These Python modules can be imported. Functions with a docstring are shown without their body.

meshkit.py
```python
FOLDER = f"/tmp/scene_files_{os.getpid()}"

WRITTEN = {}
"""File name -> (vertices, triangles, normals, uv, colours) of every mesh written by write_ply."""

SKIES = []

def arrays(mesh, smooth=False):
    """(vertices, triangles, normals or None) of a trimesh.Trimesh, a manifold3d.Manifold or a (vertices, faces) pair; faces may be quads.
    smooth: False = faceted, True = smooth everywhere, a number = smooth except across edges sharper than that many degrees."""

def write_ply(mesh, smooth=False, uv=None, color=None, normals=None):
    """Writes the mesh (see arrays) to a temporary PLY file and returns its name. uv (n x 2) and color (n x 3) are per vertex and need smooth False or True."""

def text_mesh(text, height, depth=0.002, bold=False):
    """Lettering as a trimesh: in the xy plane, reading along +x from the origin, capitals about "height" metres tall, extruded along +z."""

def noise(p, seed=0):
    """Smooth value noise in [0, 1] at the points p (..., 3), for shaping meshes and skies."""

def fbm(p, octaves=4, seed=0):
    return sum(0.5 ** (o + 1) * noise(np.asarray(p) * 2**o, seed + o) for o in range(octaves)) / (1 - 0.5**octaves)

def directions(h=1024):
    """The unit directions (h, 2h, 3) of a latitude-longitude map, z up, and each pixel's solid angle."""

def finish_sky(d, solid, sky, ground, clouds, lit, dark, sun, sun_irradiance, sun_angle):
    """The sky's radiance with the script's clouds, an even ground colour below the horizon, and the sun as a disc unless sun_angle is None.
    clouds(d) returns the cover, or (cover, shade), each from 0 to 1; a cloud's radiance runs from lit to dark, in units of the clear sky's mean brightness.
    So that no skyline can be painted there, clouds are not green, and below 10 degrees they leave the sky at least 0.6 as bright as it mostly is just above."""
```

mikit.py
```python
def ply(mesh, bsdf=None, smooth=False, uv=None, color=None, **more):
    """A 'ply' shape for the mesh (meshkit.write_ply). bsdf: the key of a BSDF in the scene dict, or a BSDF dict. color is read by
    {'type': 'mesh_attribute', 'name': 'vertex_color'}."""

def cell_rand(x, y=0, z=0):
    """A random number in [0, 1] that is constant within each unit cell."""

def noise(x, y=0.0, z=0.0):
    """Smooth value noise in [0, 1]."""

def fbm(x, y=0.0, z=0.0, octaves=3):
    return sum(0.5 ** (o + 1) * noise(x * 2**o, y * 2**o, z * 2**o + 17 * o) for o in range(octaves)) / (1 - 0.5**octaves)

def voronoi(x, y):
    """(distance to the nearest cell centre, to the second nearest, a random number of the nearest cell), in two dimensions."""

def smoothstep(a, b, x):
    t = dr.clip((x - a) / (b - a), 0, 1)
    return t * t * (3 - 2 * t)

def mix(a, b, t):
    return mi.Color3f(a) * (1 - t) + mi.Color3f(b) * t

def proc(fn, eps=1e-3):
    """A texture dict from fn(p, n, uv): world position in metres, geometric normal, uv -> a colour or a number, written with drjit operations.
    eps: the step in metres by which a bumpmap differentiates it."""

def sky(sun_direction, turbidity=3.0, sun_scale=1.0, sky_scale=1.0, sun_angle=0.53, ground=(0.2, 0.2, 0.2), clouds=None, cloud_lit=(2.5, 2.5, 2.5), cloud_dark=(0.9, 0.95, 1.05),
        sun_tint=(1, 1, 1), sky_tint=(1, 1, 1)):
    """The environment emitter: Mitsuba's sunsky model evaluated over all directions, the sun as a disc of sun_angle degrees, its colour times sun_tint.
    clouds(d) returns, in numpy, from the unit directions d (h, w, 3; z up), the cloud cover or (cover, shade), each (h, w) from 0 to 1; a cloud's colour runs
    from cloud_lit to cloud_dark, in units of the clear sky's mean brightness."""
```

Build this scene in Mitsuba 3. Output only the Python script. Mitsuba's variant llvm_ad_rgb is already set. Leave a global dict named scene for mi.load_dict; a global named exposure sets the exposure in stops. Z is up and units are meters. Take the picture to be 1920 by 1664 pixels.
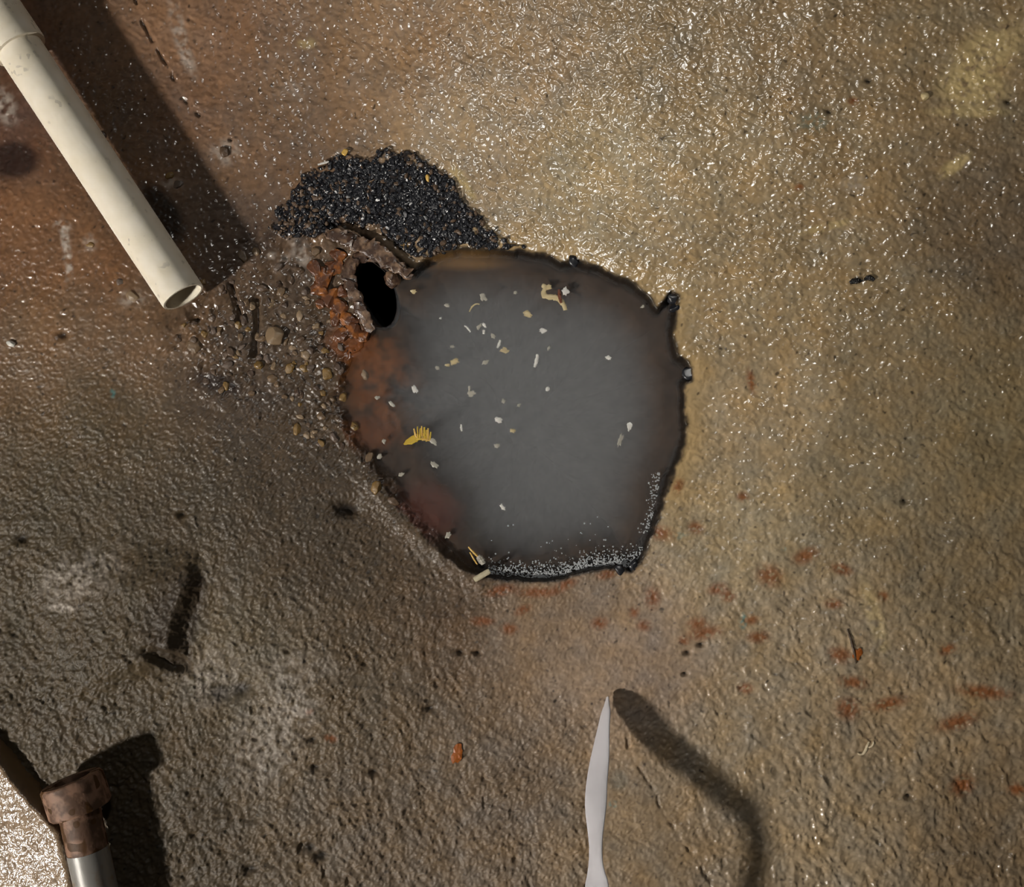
import math
import numpy as np
import trimesh
import shapely
import shapely.affinity
import drjit as dr
import mitsuba as mi
import mikit
import meshkit
from scipy.spatial import cKDTree
from scipy.interpolate import RegularGridInterpolator, CubicSpline

# ------------------------------------------------------------------ camera, lights, exposure
S, H = 0.6e-3, 1.235            # metres of floor per unit of the floor plan, height of the camera
T = mi.ScalarTransform4f
exposure = 0.0
scene, labels = {}, {}
scene['camera'] = {'type': 'perspective', 'fov': math.degrees(2 * math.atan(960 * S / H)), 'fov_axis': 'x',
                   'to_world': T().look_at(origin=[0, 0, H], target=[0, 0, 0], up=[0, 1, 0])}
LAMP = np.array([-2.36, -1.57, 2.12])
scene['work_lamp'] = {'type': 'sphere', 'center': LAMP.tolist(), 'radius': 0.11,
                      'emitter': {'type': 'area', 'radiance': {'type': 'rgb', 'value': [880, 825, 748]}}}
scene['ceiling_lamp'] = {'type': 'sphere', 'center': [0.10, 0.90, 2.1], 'radius': 0.012,
                         'emitter': {'type': 'area', 'radiance': {'type': 'rgb', 'value': [480, 465, 435]}}}
scene['added_spot'] = {'type': 'spot', 'to_world': T().look_at(origin=[0.26, 1.05, 1.85], target=[0.24, 0.24, 0], up=[0, 1, 0]), 'cutoff_angle': 34.0, 'beam_width': 5.0,
                  'intensity': {'type': 'rgb', 'value': [2.7, 2.62, 2.46]}}  # unseen spot added to brighten the upper right floor and its glints
scene['ambient'] = {'type': 'constant', 'radiance': {'type': 'rgb', 'value': [0.012, 0.012, 0.012]}}
labels['work_lamp'] = {'label': 'round bulb of the work light standing far off to the lower left of the floor', 'category': 'lamp'}
labels['ceiling_lamp'] = {'label': 'round ceiling bulb high above the far edge of the floor', 'category': 'lamp'}

rng = np.random.default_rng(7)


def lin(*c):
    c = np.asarray(c, float) / 255
    return np.where(c < 0.04045, c / 12.92, ((c + 0.055) / 1.055) ** 2.4)


def P(u, v, z=0.0):
    """A point of the floor plan (u to the right, v down, in units of S) at height z, seen from the camera."""
    k = S * (1 - z / H)
    return np.array([(u - 960) * k, (832 - v) * k, z])


def sm(a, b, x):
    t = np.clip((x - a) / (b - a), 0, 1)
    return t * t * (3 - 2 * t)


def nz(U, V, wl, seed=0, ang=0.0, stretch=1.0):
    """Value noise of wavelength wl over the floor plan, stretched along a direction."""
    c, s = math.cos(math.radians(ang)), math.sin(math.radians(ang))
    a, b = (U * c + V * s) / (wl * stretch), (-U * s + V * c) / wl
    i, j = np.floor(a).astype(np.int32), np.floor(b).astype(np.int32)
    p, q = (a - i).astype(np.float32), (b - j).astype(np.float32)
    turn = np.random.default_rng(1000 + seed).random(1 << 16, dtype=np.float32) * np.float32(2 * np.pi)
    gx, gy = np.cos(turn), np.sin(turn)

    def at(di, dj):
        h = (i + np.int32(di)) * np.int32(73856093) ^ (j + np.int32(dj)) * np.int32(19349663)
        h = (h ^ (h >> 13)) & 0xFFFF
        return gx[h] * (p - di) + gy[h] * (q - dj)
    fp, fq = p * p * p * (p * (p * 6 - 15) + 10), q * q * q * (q * (q * 6 - 15) + 10)
    lo, hi = at(0, 0) * (1 - fp) + at(1, 0) * fp, at(0, 1) * (1 - fp) + at(1, 1) * fp
    return 0.5 + 0.72 * (lo * (1 - fq) + hi * fq)


def fb(U, V, wl, octaves=3, seed=0, ang=0.0, stretch=1.0):
    return sum(0.5 ** (o + 1) * nz(U, V, wl / 2 ** o, seed + 31 * o, ang + (37 * o if stretch == 1.0 else 9 * o), stretch) for o in range(octaves)) / (1 - 0.5 ** octaves)


# ------------------------------------------------------------------ materials
def bsdf(key, d):
    scene[key] = d
    return key


def wetness(p):
    wet = mikit.smoothstep(-0.22, 0.10, p.x * 0.35 + p.y)
    return dr.maximum(wet, mikit.smoothstep(0.05, 0.30, p.x) * 0.8)


def floor_grain(p, n, uv):
    """Sand grain, drowned by the film of water where the floor is wet."""
    return grain(p, n, uv) * (1 - 0.85 * wetness(p))


def grain(p, n, uv):
    return mikit.noise(p.x * 430, p.y * 430, p.z * 430) * 0.62 + mikit.noise(p.x * 900 + 7, p.y * 900, p.z * 900) * 0.38


def floor_rough(p, n, uv):
    a = mikit.noise(p.x * 9 + 3, p.y * 9, 1.5)
    wet = mikit.smoothstep(-0.22, 0.12, p.x * 0.35 + p.y)
    wet = dr.maximum(wet, mikit.smoothstep(0.12, 0.35, p.x) * 0.75)
    return dr.maximum(dr.clip(0.62 - 0.42 * wet - 0.10 * (a - 0.5), 0.2, 0.8), mikit.smoothstep(-0.0125, -0.0150, p.z) * 0.95)


def floor_coat(p, n, uv):
    wet = mikit.smoothstep(-0.30, 0.10, p.x * 0.35 + p.y)
    wet = dr.maximum(wet, mikit.smoothstep(0.10, 0.35, p.x) * 0.8)
    wet = dr.maximum(wet, mikit.smoothstep(-0.20, -0.40, p.x) * mikit.smoothstep(0.0, 0.1, p.y))
    return (0.10 + 0.75 * wet) * mikit.smoothstep(-0.0150, -0.0125, p.z)        # nothing glints under water


VC = {'type': 'mesh_attribute', 'name': 'vertex_color'}
bsdf('mat_floor', {'type': 'bumpmap', 'tex': mikit.proc(floor_grain, eps=3e-4), 'scale': 0.00032,
                   'bsdf': {'type': 'principled', 'base_color': VC, 'roughness': mikit.proc(floor_rough), 'specular': 0.5,
                            'clearcoat': mikit.proc(floor_coat), 'clearcoat_gloss': 0.95}})
bsdf('mat_kerb', {'type': 'bumpmap', 'tex': mikit.proc(grain, eps=3e-4), 'scale': 0.00055,
                  'bsdf': {'type': 'principled', 'base_color': VC, 'roughness': 0.17, 'specular': 0.6, 'clearcoat': 1.0, 'clearcoat_gloss': 0.92}})
bsdf('mat_stone', {'type': 'bumpmap', 'tex': mikit.proc(grain, eps=3e-4), 'scale': 0.0004,
                   'bsdf': {'type': 'principled', 'base_color': VC, 'roughness': 0.5, 'clearcoat': 0.35, 'clearcoat_gloss': 0.92}})
bsdf('mat_tar', {'type': 'principled', 'base_color': {'type': 'rgb', 'value': [0.011, 0.012, 0.016]}, 'roughness': 0.38, 'specular': 0.6,
                 'clearcoat': 0.6, 'clearcoat_gloss': 0.9})


def pvc_color(p, n, uv):
    g = mikit.fbm(p.x * 60, p.y * 60, p.z * 60)
    s = mikit.smoothstep(0.70, 0.82, mikit.noise(p.x * 240, p.y * 240, p.z * 240)) * 0.25
    return mikit.mix(lin(240, 234, 220).tolist(), lin(222, 212, 188).tolist(), g) * (1 - s * mikit.smoothstep(0.5, 0.7, g))


bsdf('mat_pvc', {'type': 'twosided', 'bsdf': {'type': 'principled', 'base_color': mikit.proc(pvc_color), 'roughness': 0.42, 'specular': 0.4}})


def rust_color(p, n, uv):
    g = mikit.fbm(p.x * 90, p.y * 90, p.z * 90, octaves=4)
    c = mikit.mix(lin(82, 60, 46).tolist(), lin(132, 102, 84).tolist(), mikit.smoothstep(0.35, 0.65, g))
    return mikit.mix(c, lin(70, 44, 16).tolist(), mikit.smoothstep(0.60, 0.68, mikit.noise(p.x * 120 + 5, p.y * 120, p.z * 120)))


bsdf('mat_rust_pipe', {'type': 'bumpmap', 'tex': mikit.proc(grain, eps=3e-4), 'scale': 0.0003,
                       'bsdf': {'type': 'principled', 'base_color': mikit.proc(rust_color), 'roughness': 0.6, 'specular': 0.35}})


def band_color(p, n, uv):
    g = mikit.fbm(p.x * 70, p.y * 70, p.z * 70, octaves=4)
    return mikit.mix(lin(128, 126, 122).tolist(), lin(122, 104, 84).tolist(), mikit.smoothstep(0.5, 0.72, g))


bsdf('mat_galvanised', {'type': 'principled', 'base_color': mikit.proc(band_color), 'roughness': 0.4, 'specular': 0.5, 'metallic': 0.15})


def lump_color(p, n, uv):
    g = mikit.fbm(p.x * 130, p.y * 130, p.z * 130, octaves=3)
    return mikit.mix(lin(88, 52, 30).tolist(), lin(142, 84, 34).tolist(), mikit.smoothstep(0.45, 0.70, g))


bsdf('mat_rust_lump', {'type': 'bumpmap', 'tex': mikit.proc(grain, eps=3e-4), 'scale': 0.0005,
                       'bsdf': {'type': 'principled', 'base_color': mikit.proc(lump_color), 'roughness': 0.4, 'clearcoat': 1.0, 'clearcoat_gloss': 0.93}})


def lip_color(p, n, uv):
    g = mikit.fbm(p.x * 150, p.y * 150, p.z * 150, octaves=3)
    return mikit.mix(lin(66, 46, 34).tolist(), lin(132, 106, 84).tolist(), mikit.smoothstep(0.42, 0.75, g))


bsdf('mat_lip', {'type': 'bumpmap', 'tex': mikit.proc(grain, eps=3e-4), 'scale': 0.0005,
                 'bsdf': {'type': 'principled', 'base_color': mikit.proc(lip_color), 'roughness': 0.4, 'clearcoat': 0.8, 'clearcoat_gloss': 0.92}})
bsdf('mat_cord', {'type': 'principled', 'base_color': {'type': 'rgb', 'value': lin(205, 203, 208).tolist()}, 'roughness': 0.45, 'specular': 0.4})


def plain(key, rgb, rough=0.5, coat=0.4):
    return bsdf(key, {'type': 'twosided', 'bsdf': {'type': 'principled', 'base_color': {'type': 'rgb', 'value': lin(*rgb).tolist()}, 'roughness': rough,
                                                   'clearcoat': coat, 'clearcoat_gloss': 0.9}})


plain('mat_flake_white', (205, 202, 196), 0.35, 1.0)
plain('mat_flake_grey', (165, 160, 148))
plain('mat_flake_tan', (190, 172, 130))
plain('mat_yellow', (196, 164, 58), 0.4, 0.8)
plain('mat_straw', (206, 168, 88))
plain('mat_beige', (188, 178, 150))
plain('mat_brown', (98, 48, 22))
plain('mat_black', (14, 12, 11), 0.4, 0.6)
plain('mat_orange', (150, 82, 28), 0.45, 0.6)
plain('mat_thread', (205, 190, 160))
plain('mat_grit', (92, 74, 58), 0.5, 0.6)
plain('mat_twig', (58, 42, 22))
bsdf('mat_bubble', {'type': 'principled', 'base_color': {'type': 'rgb', 'value': lin(165, 168, 170).tolist()}, 'roughness': 0.14, 'specular': 0.9, 'clearcoat': 1.0, 'clearcoat_gloss': 0.95})
# murky water: a thin clear skin around a cloudy volume
bsdf('mat_water', {'type': 'thindielectric', 'int_ior': 1.25})
MURK = {'type': 'homogeneous', 'albedo': {'type': 'rgb', 'value': [0.665, 0.675, 0.685]}, 'sigma_t': {'type': 'rgb', 'value': [0.93, 0.96, 1.0]}, 'scale': 15.0,
        'phase': {'type': 'isotropic'}}

# ------------------------------------------------------------------ the pit's rim, clockwise, in plan units
RIM = np.array([(775, 508), (800, 482), (860, 466), (930, 468), (985, 471), (1030, 478), (1052, 492), (1075, 488), (1110, 497), (1150, 513), (1190, 533), (1215, 556), (1232, 578),
                (1246, 562), (1258, 548), (1272, 556), (1268, 580), (1264, 610), (1262, 632), (1272, 668), (1300, 690), (1296, 712), (1284, 722), (1284, 760), (1288, 800), (1280, 850), (1262, 892), (1247, 930),
                (1236, 975), (1216, 1020), (1204, 1052), (1184, 1072), (1150, 1066), (1096, 1073), (1050, 1087), (1000, 1092), (950, 1089), (915, 1083), (885, 1078), (858, 1062),
                (820, 1036), (780, 990), (742, 950), (716, 908), (690, 878), (655, 842), (632, 795), (622, 745), (630, 700), (648, 655), (690, 622), (694, 600),
                (672, 566), (656, 530), (664, 500), (686, 488), (716, 496), (748, 512)], float)
rim_poly = shapely.Polygon(RIM)
_ring = np.vstack([RIM, RIM[:1]])
_seg = np.r_[0, np.cumsum(np.linalg.norm(np.diff(_ring, axis=0), axis=1))]
_t = np.arange(0, _seg[-1], 2.0)
rim_pts = np.stack([np.interp(_t, _seg, _ring[:, k]) for k in (0, 1)], 1)
rim_tree = cKDTree(rim_pts)
shapely.prepare(rim_poly)


def rim_distance(U, V):
    """Signed distance to the rim in metres, positive inside the pit."""
    d = rim_tree.query(np.stack([U.ravel(), V.ravel()], 1), workers=-1)[0].reshape(U.shape)
    return np.where(shapely.contains_xy(rim_poly, U, V), d, -d) * S


def blob(U, V, u, v, a, b, ang=0.0, soft=0.5):
    """1 inside an ellipse of the floor plan, 0 outside."""
    c, s = math.cos(math.radians(ang)), math.sin(math.radians(ang))
    w = max(a, b) * (1 + soft)
    i0, i1 = np.searchsorted(V[:, 0], [v - w, v + w])
    j0, j1 = np.searchsorted(U[0], [u - w, u + w])
    x, y = U[i0:i1, j0:j1] - u, V[i0:i1, j0:j1] - v
    out = np.zeros(U.shape)
    out[i0:i1, j0:j1] = 1 - sm(1 - soft, 1 + soft, np.hypot((x * c + y * s) / a, (-x * s + y * c) / b))
    return out


def line_dist(U, V, pts):
    d = np.full(U.shape, 1e9)
    for (a, b), (c, e) in zip(pts[:-1], pts[1:]):
        k = np.clip(((U - a) * (c - a) + (V - b) * (e - b)) / ((c - a) ** 2 + (e - b) ** 2), 0, 1)
        d = np.minimum(d, np.hypot(U - a - k * (c - a), V - b - k * (e - b)))
    return d


TAR = [(505, 432), (520, 396), (556, 350), (598, 312), (640, 290), (700, 296), (768, 282), (800, 308), (848, 330), (868, 378), (905, 415), (955, 462), (985, 472), (930, 474), (850, 468), (800, 482),
       (755, 470), (700, 436), (640, 412), (590, 440), (540, 446)]
tar_poly = shapely.Polygon(TAR)
shapely.prepare(tar_poly)
tar_ring = tar_poly.boundary

RUST = [(1393, 932, 10, 8), (1305, 990, 13, 10), (1238, 1000, 22, 12), (1345, 1105, 16, 10), (1366, 1118, 12, 10), (1443, 1080, 22, 18), (1510, 1043, 22, 12), (1578, 1068, 18, 9), (1655, 1118, 8, 8),
        (1562, 1133, 15, 8), (1308, 1170, 16, 10), (1320, 1188, 28, 11), (1409, 1163, 12, 8), (1422, 1195, 18, 10), (1225, 1122, 12, 18), (1208, 1175, 12, 9), (1283, 1203, 9, 6), (1575, 1228, 20, 14),
        (1600, 1280, 24, 10), (1590, 1330, 20, 18), (1666, 1320, 30, 11), (1795, 1355, 34, 13), (1845, 1298, 42, 11), (1775, 1218, 14, 8), (1806, 1475, 20, 16), (1908, 1482, 14, 10), (1398, 1292, 12, 9),
        (1272, 912, 9, 14), (955, 1180, 14, 9), (905, 1166, 18, 8), (1010, 1112, 34, 9), (940, 1108, 24, 9), (1060, 1098, 22, 8), (1500, 350, 8, 6), (1600, 190, 9, 6), (1140, 1078, 18, 8), (1125, 1170, 14, 10),
        (980, 1145, 14, 7), (620, 1385, 10, 6), (580, 1335, 6, 5), (1410, 715, 7, 20), (1190, 1150, 8, 10)]
HOLES = [(116, 628, 10), (1697, 940, 7), (862, 1224, 8), (895, 1226, 7), (590, 1440, 10), (578, 1590, 16), (602, 1606, 13), (470, 1632, 13), (1315, 1210, 7), (1290, 1225, 7), (585, 1388, 9), (805, 1330, 9),
         (700, 1450, 9), (1630, 150, 7), (1893, 190, 8), (1556, 208, 7), (640, 955, 22), (655, 958, 16), (410, 1300, 26), (450, 1292, 24), (340, 965, 8), (40, 1010, 14), (366, 600, 8), (1705, 1495, 8), (1285, 1265, 6)]
COLOURS = [(400, 90, 118, 84, 54), (560, 160, 104, 80, 56), (760, 90, 128, 98, 64), (1000, 120, 126, 102, 70), (1250, 80, 118, 98, 66), (1500, 90, 114, 92, 58), (1800, 60, 112, 92, 58), (900, 250, 138, 116, 84),
           (1100, 300, 138, 118, 80), (1350, 300, 132, 110, 72), (1600, 300, 114, 92, 56), (1850, 430, 86, 70, 48), (1450, 550, 124, 102, 64), (1700, 650, 108, 90, 58), (1870, 800, 100, 84, 52), (1400, 780, 134, 112, 76),
           (1600, 900, 108, 92, 62), (1400, 1000, 132, 114, 80), (1800, 1100, 100, 84, 56), (1500, 1180, 124, 106, 78), (1700, 1330, 118, 98, 68), (1400, 1400, 122, 104, 76), (1850, 1550, 98, 80, 54),
           (1550, 1560, 122, 104, 76), (1250, 1560, 112, 92, 64), (1200, 1250, 122, 100, 78), (1000, 1200, 112, 90, 66), (900, 1450, 86, 70, 52), (700, 1300, 76, 61, 42), (600, 1550, 82, 67, 52), (350, 1550, 62, 49, 34),
           (300, 1350, 66, 52, 34), (450, 1250, 82, 69, 52), (150, 1250, 58, 45, 26), (100, 1000, 62, 49, 29), (350, 950, 60, 47, 30), (600, 1000, 56, 43, 27), (550, 850, 60, 45, 29), (200, 760, 70, 54, 29),
           (100, 620, 92, 66, 36), (280, 650, 92, 66, 38), (40, 430, 100, 64, 30), (150, 480, 94, 62, 32), (40, 250, 74, 48, 34), (200, 250, 74, 54, 34), (330, 200, 92, 64, 42), (480, 300, 98, 72, 48), (420, 420, 70, 54, 42),
           (500, 640, 72, 58, 44), (450, 740, 66, 52, 42), (620, 760, 60, 44, 26), (780, 1090, 66, 50, 30), (840, 1160, 70, 50, 28)]


def axis(lo, hi, step, far):
    c = np.arange(lo, hi + step / 2, step)
    g = np.cumsum(step * 1.045 ** np.arange(1, 68))
    w = (g[-1] - g[-2]) * 1.25 ** np.arange(1, 40)
    g = np.r_[g, g[-1] + np.cumsum(np.minimum(w, 500))]
    g = g[g < far]
    return np.r_[(lo - g)[::-1], c, hi + g]


ua, va = axis(-30, 1950, 1.95, 5200), axis(-30, 1694, 1.95, 5200)
U, V = np.meshgrid(ua, va)
D = rim_distance(U, V)
jag = (fb(U, V, 26, 3, 5) - 0.5)
side = np.arctan2(832 - V, U - 960)                       # angle around the pit
west = sm(0.15, 0.75, -np.cos(side - 0.15)) * (1 - 0.6 * blob(U, V, 705, 545, 60, 75, 0, 0.3))
south = sm(0.6, 0.95, -np.sin(side))
D = D + jag * (0.006 + 0.006 * west)

# relief -------------------------------------------------------------------------------------
low = sm(1000, 1350, V) * sm(1250, 800, U)
coarse = 0.20 + 0.55 * sm(850, 1250, V) * sm(1000, 1400, U) + 0.25 * sm(1200, 1600, U) + 0.9 * sm(850, 1300, V + 0.15 * (960 - U)) * sm(1500, 700, U) + 0.35 * sm(1300, 1700, V)
smooth_spots = np.clip(blob(U, V, 1110, 1210, 230, 110, 0, 0.4) + blob(U, V, 1200, 1560, 75, 160, -20, 0.35) * 0.75 + blob(U, V, 150, 700, 190, 90, 20, 0.5) * 0.6, 0, 1)
lip = np.exp(-(np.minimum(D, 0) / 0.022) ** 2) * sm(0.45, -0.1, -np.cos(side - 0.15)) * sm(0.6, 0.2, -np.sin(side))
rubble = np.clip(blob(U, V, 500, 640, 190, 150, 10, 0.3) + blob(U, V, 590, 470, 130, 70, -20, 0.4) + blob(U, V, 640, 780, 90, 140, -30, 0.4), 0, 1)
calm = 1 - 0.75 * np.maximum(smooth_spots, lip)
z = 0.011 * (fb(U, V, 330, 2, 1) - 0.5) + 0.0055 * (fb(U, V, 110, 2, 2) - 0.5)
scales = fb(U + 40 * fb(U, V, 90, 2, 8), V + 40 * fb(U, V, 90, 2, 18), 14, 2, 3, 58, 1.7)
wet_n = np.maximum(sm(1150, 620, V - 0.35 * (U - 960)), 0.8 * sm(1050, 1450, U))
z *= 0.85
z += 0.85 * calm * (0.0042 * coarse * (scales - 0.5) + 0.0026 * coarse * (fb(U, V, 30, 2, 4) - 0.5))
z += (0.35 + 0.65 * calm) * 0.0025 * (fb(U, V, 8.5, 2, 9, 30, 1.4) - 0.5) * (0.6 + 0.8 * fb(U, V, 80, 2, 14))
z += (0.5 + 0.5 * calm) * 0.0019 * (nz(U, V, 5.0, 19) - 0.5) * (1 - 0.72 * wet_n)

z += rubble * (0.008 * (fb(U, V, 46, 3, 11) - 0.5) + 0.0022 * (np.abs(fb(U, V, 20, 2, 12) - 0.5) * 2 - 0.3))
z -= 0.0020 * (0.2 + low) * sm(0.60, 0.85, nz(U, V, 15, 21)) * sm(0.5, 0.7, nz(U, V, 90, 22)) * (1 - smooth_spots)      # small pock marks
for u, v, r in HOLES:
    z -= 0.006 * np.exp(-(((U - u) / r) ** 2 + ((V - v) / (r * 0.7)) ** 2))
# the floor dishes gently towards the pit
z -= 0.010 * np.exp(-(np.minimum(D, 0) / 0.10) ** 2) * (0.35 + 0.65 * west)
z += 0.003 * lip
# a low scabby mound at the lower left that ends in a steep right side
mx = 352 + 10 * np.sin(V / 33.0) - 0.10 * (V - 1150)
mound = sm(mx + 14, mx - 22, U) * sm(60, 260, U) * sm(1010, 1110, V) * sm(1275, 1215, V + 0.35 * (U - 300))
z += 0.017 * mound
z -= 0.010 * blob(U, V, 318, 1236, 40, 16, 25, 0.4)
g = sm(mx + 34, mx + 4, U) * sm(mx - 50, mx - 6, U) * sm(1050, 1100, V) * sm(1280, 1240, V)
z -= 0.02 * blob(U, V, -50, 1680, 70, 150, 0, 0.3)
# cracks
wig = 14 * (fb(U, V, 40, 3, 25) - 0.5)
crack = line_dist(U + wig, V, [(252, 0), (270, 48), (300, 105), (322, 140), (342, 182), (372, 215), (430, 262)])
broken = sm(0.42, 0.60, fb(U, V, 30, 2, 24))
z -= 0.004 * np.exp(-(crack / 3.0) ** 2) * broken
z += 0.0012 * sm(0, 1, (U - np.interp(V, [0, 48, 105, 182, 262], [252, 270, 300, 342, 430])) / 12) * sm(300, 150, V) * sm(520, 380, U)
step = line_dist(U + 1.5 * wig, V, [(1172, 1385), (1190, 1425), (1215, 1470), (1245, 1525), (1270, 1568), (1310, 1615), (1335, 1664), (1350, 1720)])
z -= 0.0022 * np.exp(-(step / 3.0) ** 2) * (0.25 + 0.75 * broken)
z -= 0.0022 * np.exp(-(line_dist(U, V, [(478, 560), (480, 610), (474, 660)]) / 5) ** 2) * 3
z -= 0.004 * np.exp(-(line_dist(U, V, [(432, 535), (442, 570), (446, 600)]) / 5) ** 2) * 2
z -= 0.006 * np.exp(-(line_dist(U, V, [(618, 420), (650, 432), (690, 452), (730, 482), (760, 505)]) / 9) ** 2) * 1.6
z += 0.004 * np.exp(-(line_dist(U, V, [(690, 905), (735, 965), (790, 1015), (850, 1060), (905, 1098)]) / 18) ** 2)
tar_in = shapely.contains_xy(tar_poly, U + 46 * (fb(U, V, 50, 3, 27) - 0.5), V + 46 * (fb(U, V, 50, 3, 28) - 0.5))
z += 0.0045 * tar_in * fb(U, V, 26, 3, 40)
for u_, v_, a_, b_ in [(215, 1480, 190, 200), (330, 300, 230, 260)]:
    k_ = blob(U, V, u_, v_, a_, b_, 0, 0.35) * 0.75
    low_part = 0.011 * (fb(U, V, 330, 2, 1) - 0.5) + 0.0055 * (fb(U, V, 110, 2, 2) - 0.5) - 0.010 * np.exp(-(np.minimum(D, 0) / 0.10) ** 2) * (0.35 + 0.65 * west)
    z -= k_ * low_part
# the pit itself
di = np.maximum(D, 0)
bowl = (1 - west) * (0.021 * sm(0, 0.006, di) + 0.30 * sm(0.018, 0.155, di)) + west * (0.014 * sm(0, 0.02, di) + 0.17 * di + 0.26 * sm(0.05, 0.20, di))
z = z * (1 - sm(0, 0.02, D)) - bowl + sm(0, 0.02, D) * (0.008 * (fb(U, V, 60, 3, 13) - 0.5))
cav = blob(U, V, 700, 545, 33, 62, -22, 0.22)
z -= 0.10 * cav
grid_z = RegularGridInterpolator((va, ua), z, bounds_error=False, fill_value=0.0)


def height(u, v):
    return float(grid_z((v, u)))


# colour: the floor's own stains and some painted shade ----------------------------------------------------------------
A = np.array(COLOURS, float)
small_u, small_v = np.meshgrid(np.linspace(-1000, 2900, 131), np.linspace(-1000, 2700, 121))
wts = 1 / (((small_u[..., None] - A[:, 0]) ** 2 + (small_v[..., None] - A[:, 1]) ** 2) / 150 ** 2 + 0.35) ** 2
base = (wts[..., None] * lin(A[:, 2:])).sum(2) / wts.sum(2)[..., None]
base = np.stack([RegularGridInterpolator((small_v[:, 0], small_u[0]), base[..., k], bounds_error=False, fill_value=None)(np.stack([np.clip(V, -1000, 2700), np.clip(U, -1000, 2900)], -1)) for k in range(3)], -1)
C = base * 1.75
C *= (0.62 + 0.76 * fb(U, V, 14, 3, 50))[..., None]
C *= (0.80 + 0.40 * fb(U, V, 120, 3, 51))[..., None]
tint = fb(U, V, 60, 2, 52)[..., None]
C *= np.array([1.0, 1.0, 1.0]) + (tint - 0.5) * np.array([-0.30, 0.0, 0.75])
C *= (0.86 + 0.30 * fb(U, V, 46, 3, 53, 20, 1.8))[..., None]


grey = C @ np.array([0.30, 0.55, 0.15])
C += 0.24 * (grey[..., None] - C)
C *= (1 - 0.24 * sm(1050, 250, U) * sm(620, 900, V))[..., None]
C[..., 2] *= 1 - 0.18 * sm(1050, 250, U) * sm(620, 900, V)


def paint(col, m):
    global C
    rows, cols = np.flatnonzero(m.any(1)), np.flatnonzero(m.any(0))
    if len(rows):
        w = slice(rows[0], rows[-1] + 1), slice(cols[0], cols[-1] + 1)
        k = np.clip(m[w], 0, 1)[..., None]
        col = np.asarray(col)
        C[w] = C[w] * (1 - k) + (col[w] if col.ndim > 1 else col) * k


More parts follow.
